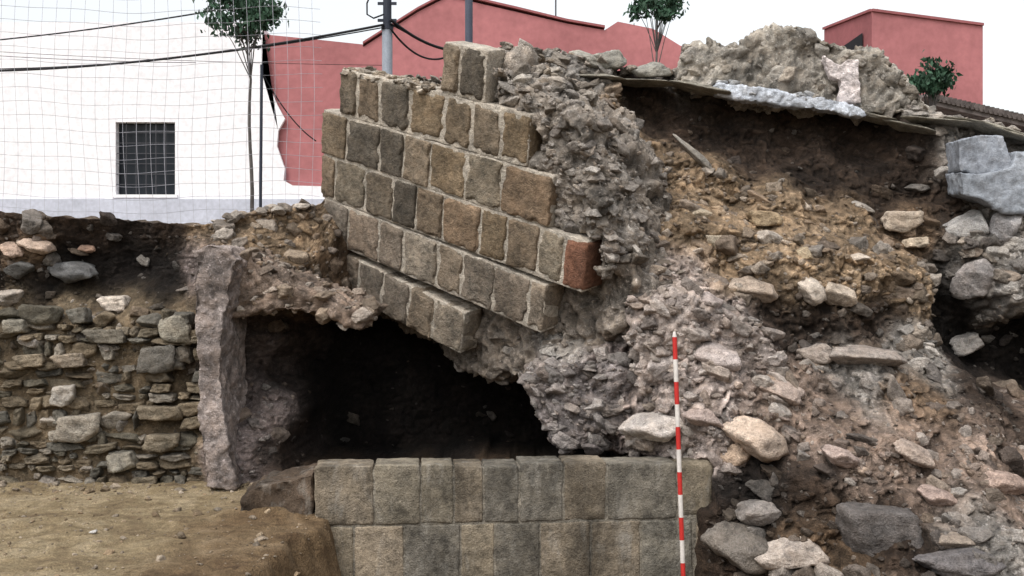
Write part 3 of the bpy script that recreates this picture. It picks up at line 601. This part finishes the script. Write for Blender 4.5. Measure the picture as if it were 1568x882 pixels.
mb=MB(); mb.box((a.x+.1,a.y+.2,2.6),(b_.x,a.y+3,b_.z-.2)); mb.build('walls',[m_white],parent=lh)
# ---------------------------------------------------------------- poles and cables
m_pole=simple('galvanised',(.30,.33,.38),.5,sc=3,metal=.2); m_dk=simple('dark_paint',(.03,.035,.05),.5); m_cab=simple('cable_black',(.012,.012,.014),.6,bump=0)
up_=MB(); p=W(593,110,15.5); r=8*15.5/F; zt_=W(0,44,15.5)[2]
up_.tube([(p[0],p[1],2.6),(p[0],p[1],zt_)],r,16,0); up_.tube([(p[0],p[1],zt_-.02),(p[0],p[1],zt_+1.6)],r*.82,16,1)
up_.tube([(p[0],p[1],zt_-.02),(p[0],p[1],zt_+.05)],r*1.15,16,1)
for zz_ in (.1,.35): up_.box((p[0]-.14,p[1]-.03,zt_+zz_),(p[0]+.14,p[1]+.0,zt_+zz_+.04),1)
up_.build('utility_pole',[m_pole,m_dk],smooth=False)
up_=MB(); p2=W(718,60,17); up_.tube([(p2[0],p2[1],2.6),(p2[0],p2[1],W(0,-40,17)[2])],6*17/F,14,0); up_.box((p2[0]-.1,p2[1]-.1,W(0,-40,17)[2]),(p2[0]+.1,p2[1]+.1,W(0,-46,17)[2])); up_.build('utility_pole.001',[simple('blue_grey_paint',(.07,.08,.11),.5)])
cb_=MB()
def cable(a,b,sag,r=.012,n=26):
    a=Vector(a);b=Vector(b); cb_.tube([a.lerp(b,i/n)-Vector((0,0,sag*4*(i/n)*(1-i/n))) for i in range(n+1)],r,5)
cable(W(-260,78,20),W(330,16,17),.12,.014); cable(W(-260,104,19),W(588,38,15.4),.30,.020); cable(W(-260,98,19),W(588,42,15.4),.30,.010)
cable(W(598,30,15.4),W(700,78,16.6),.1,.024); cable(W(598,44,15.4),W(690,84,16.6),.22,.016); cable(W(598,36,15.4),W(670,72,16.6),.02,.014)
cable(W(-260,62,22),W(300,96,19),.1,.006); cable(W(-260,60,22),W(588,100,18),.1,.005)
lp=[W(575,-25,15.3),W(562,5,15.3),W(562,22,15.3),W(572,28,15.35),W(588,22,15.4)]; cb_.tube([tuple(q_) for q_ in lp],.013,5)
cable(W(400,108,14.5),W(484,216,14.5),.12,.009)
cb_.build('overhead_cables',[m_cab],smooth=True)
# ---------------------------------------------------------------- wire mesh fence
fe=MB(); Df=13.4; yf=Df-10
xa=W(-260,0,Df)[0]; xb=W(492,0,Df)[0]; zb=2.6; zt2=W(0,-25,Df)[2]; st=.172
def fo(x_,z_): return (x_+.02*math.sin(z_*2.3+x_),yf+.06*math.sin(x_*1.3)+.03*math.sin(z_*2+x_*2),z_+.035*math.sin(x_*1.7+.6)+.012*math.sin(x_*5+z_*3))
x_=xa
while x_<xb:
    fe.tube([fo(x_,zb+(zt2-zb)*i/14) for i in range(15)],.0030,3); x_+=st
z_=zb+.05
while z_<zt2:
    n=44; fe.tube([fo(xa+(xb-xa)*i/n,z_) for i in range(n+1)],.0030,3); z_+=st
for u in (398,-120):
    q_=W(u,100,Df-.05); fe.tube([(q_[0],yf-.04,2.5),(q_[0]+.02,yf-.04,W(0,100 if u>0 else 0,Df)[2])],.020,8,1)
fe.build('wire_mesh_fence',[simple('wire_grey',(.36,.36,.40),.6,bump=0),m_dk])
# ---------------------------------------------------------------- trees
def leafmat(n,c):
    m,nt,b=newmat(n); co=N(nt,'ShaderNodeTexCoord').outputs['Object']
    nn_=noise(nt,co,5,3); cc=mix(nt,tuple(.55*k for k in c),tuple(1.6*k for k in c),ramp(nt,nn_,[(.35,0),(.65,1)])); nt.links.new(cc,b.inputs['Base Color']); b.inputs['Roughness'].default_value=.6; return m
m_leaf=leafmat('leaf',(.035,.075,.045)); m_bark=simple('bark',(.10,.09,.085),.95,sc=8,lo=.6,hi=1.3)
random.seed(3)
def tree(name,u,vbase,D,crownc,cr,nleaf,trad,clumps):
    t=MB(); a=Vector(W(u,vbase,D)); a.z=min(a.z,2.7); top_=Vector(W(crownc[0],crownc[1],D))
    pts=[a.lerp(Vector((top_.x*.5+a.x*.5 if k>.7 else a.x,a.y,top_.z)),k)+Vector((.02*math.sin(k*9),0,0)) for k in [i/10 for i in range(11)]]
    t.tube(pts,[trad*(1-.6*i/10) for i in range(11)],8,0)
    cl=[]
    for i in range(clumps):
        w=random.uniform(0,6.28); e=random.uniform(-.9,1); rr=random.uniform(.45,1.0)
        c=top_+Vector((cr[0]*rr*math.cos(w)*math.sqrt(1-e*e*.8),cr[0]*rr*math.sin(w)*.9,cr[1]*e*rr)); cl.append((c,random.uniform(.12,.26)))
        s=pts[random.randint(7,10)]; mid=s.lerp(c,.5)+Vector((0,0,.05)); t.tube([s,mid,c],[trad*.3,trad*.2,trad*.08],5,0)
    for i in range(nleaf):
        c,k=random.choice(cl); sg=cr[0]*k; p=c+Vector((random.gauss(0,sg),random.gauss(0,sg),random.gauss(0,sg*.8)))
        s=random.uniform(.018,.042); R=Euler((random.uniform(0,6),random.uniform(0,6),random.uniform(0,6))).to_matrix()
        t.poly([p+R@Vector(q)*s for q in ((-1.4,0,0),(-.3,-.75,.15),(1.4,0,0),(-.3,.75,.15))],1)
    return t.build(name,[m_bark,m_leaf])
tree('young_tree',384,330,14.2,(368,18),(.52,.38),2300,.030,26)
tree('young_tree.001',1004,110,15.5,(1004,10),(.34,.32),1300,.030,18)
tree('shrub',1422,175,13.9,(1424,124),(.28,.25),1400,.03,20)
# ---------------------------------------------------------------- world, sun, camera
el=math.radians(55); az=math.radians(215)
w=bpy.data.worlds.new('World'); scene.world=w; w.use_nodes=True; nt=w.node_tree
sky=N(nt,'ShaderNodeTexSky'); sky.sky_type='NISHITA'; sky.sun_disc=False; sky.sun_elevation=el; sky.sun_rotation=az; sky.dust_density=4; sky.air_density=1.5
hs=N(nt,'ShaderNodeHueSaturation'); hs.inputs['Saturation'].default_value=.2; hs.inputs['Value'].default_value=1.8; nt.links.new(sky.outputs[0],hs.inputs['Color'])
bg=nt.nodes['Background']; nt.links.new(hs.outputs[0],bg.inputs['Color']); bg.inputs['Strength'].default_value=.15
sd=bpy.data.lights.new('sun','SUN'); sd.energy=.95; sd.angle=math.radians(22); sd.color=(1,.94,.86)
so=bpy.data.objects.new('sun',sd); scene.collection.objects.link(so)
dirv=Vector((math.sin(az)*math.cos(el),math.cos(az)*math.cos(el),math.sin(el))); so.rotation_euler=dirv.to_track_quat('Z','Y').to_euler()
cd=bpy.data.cameras.new('camera'); cd.sensor_width=36; cd.lens=F/1568*36; cd.clip_end=2000
co_=bpy.data.objects.new('camera',cd); scene.collection.objects.link(co_); co_.location=(0,-10,2); co_.rotation_euler=(math.radians(90),0,0); scene.camera=co_
scene.view_settings.view_transform='Standard'; scene.view_settings.look='None'; scene.view_settings.exposure=0
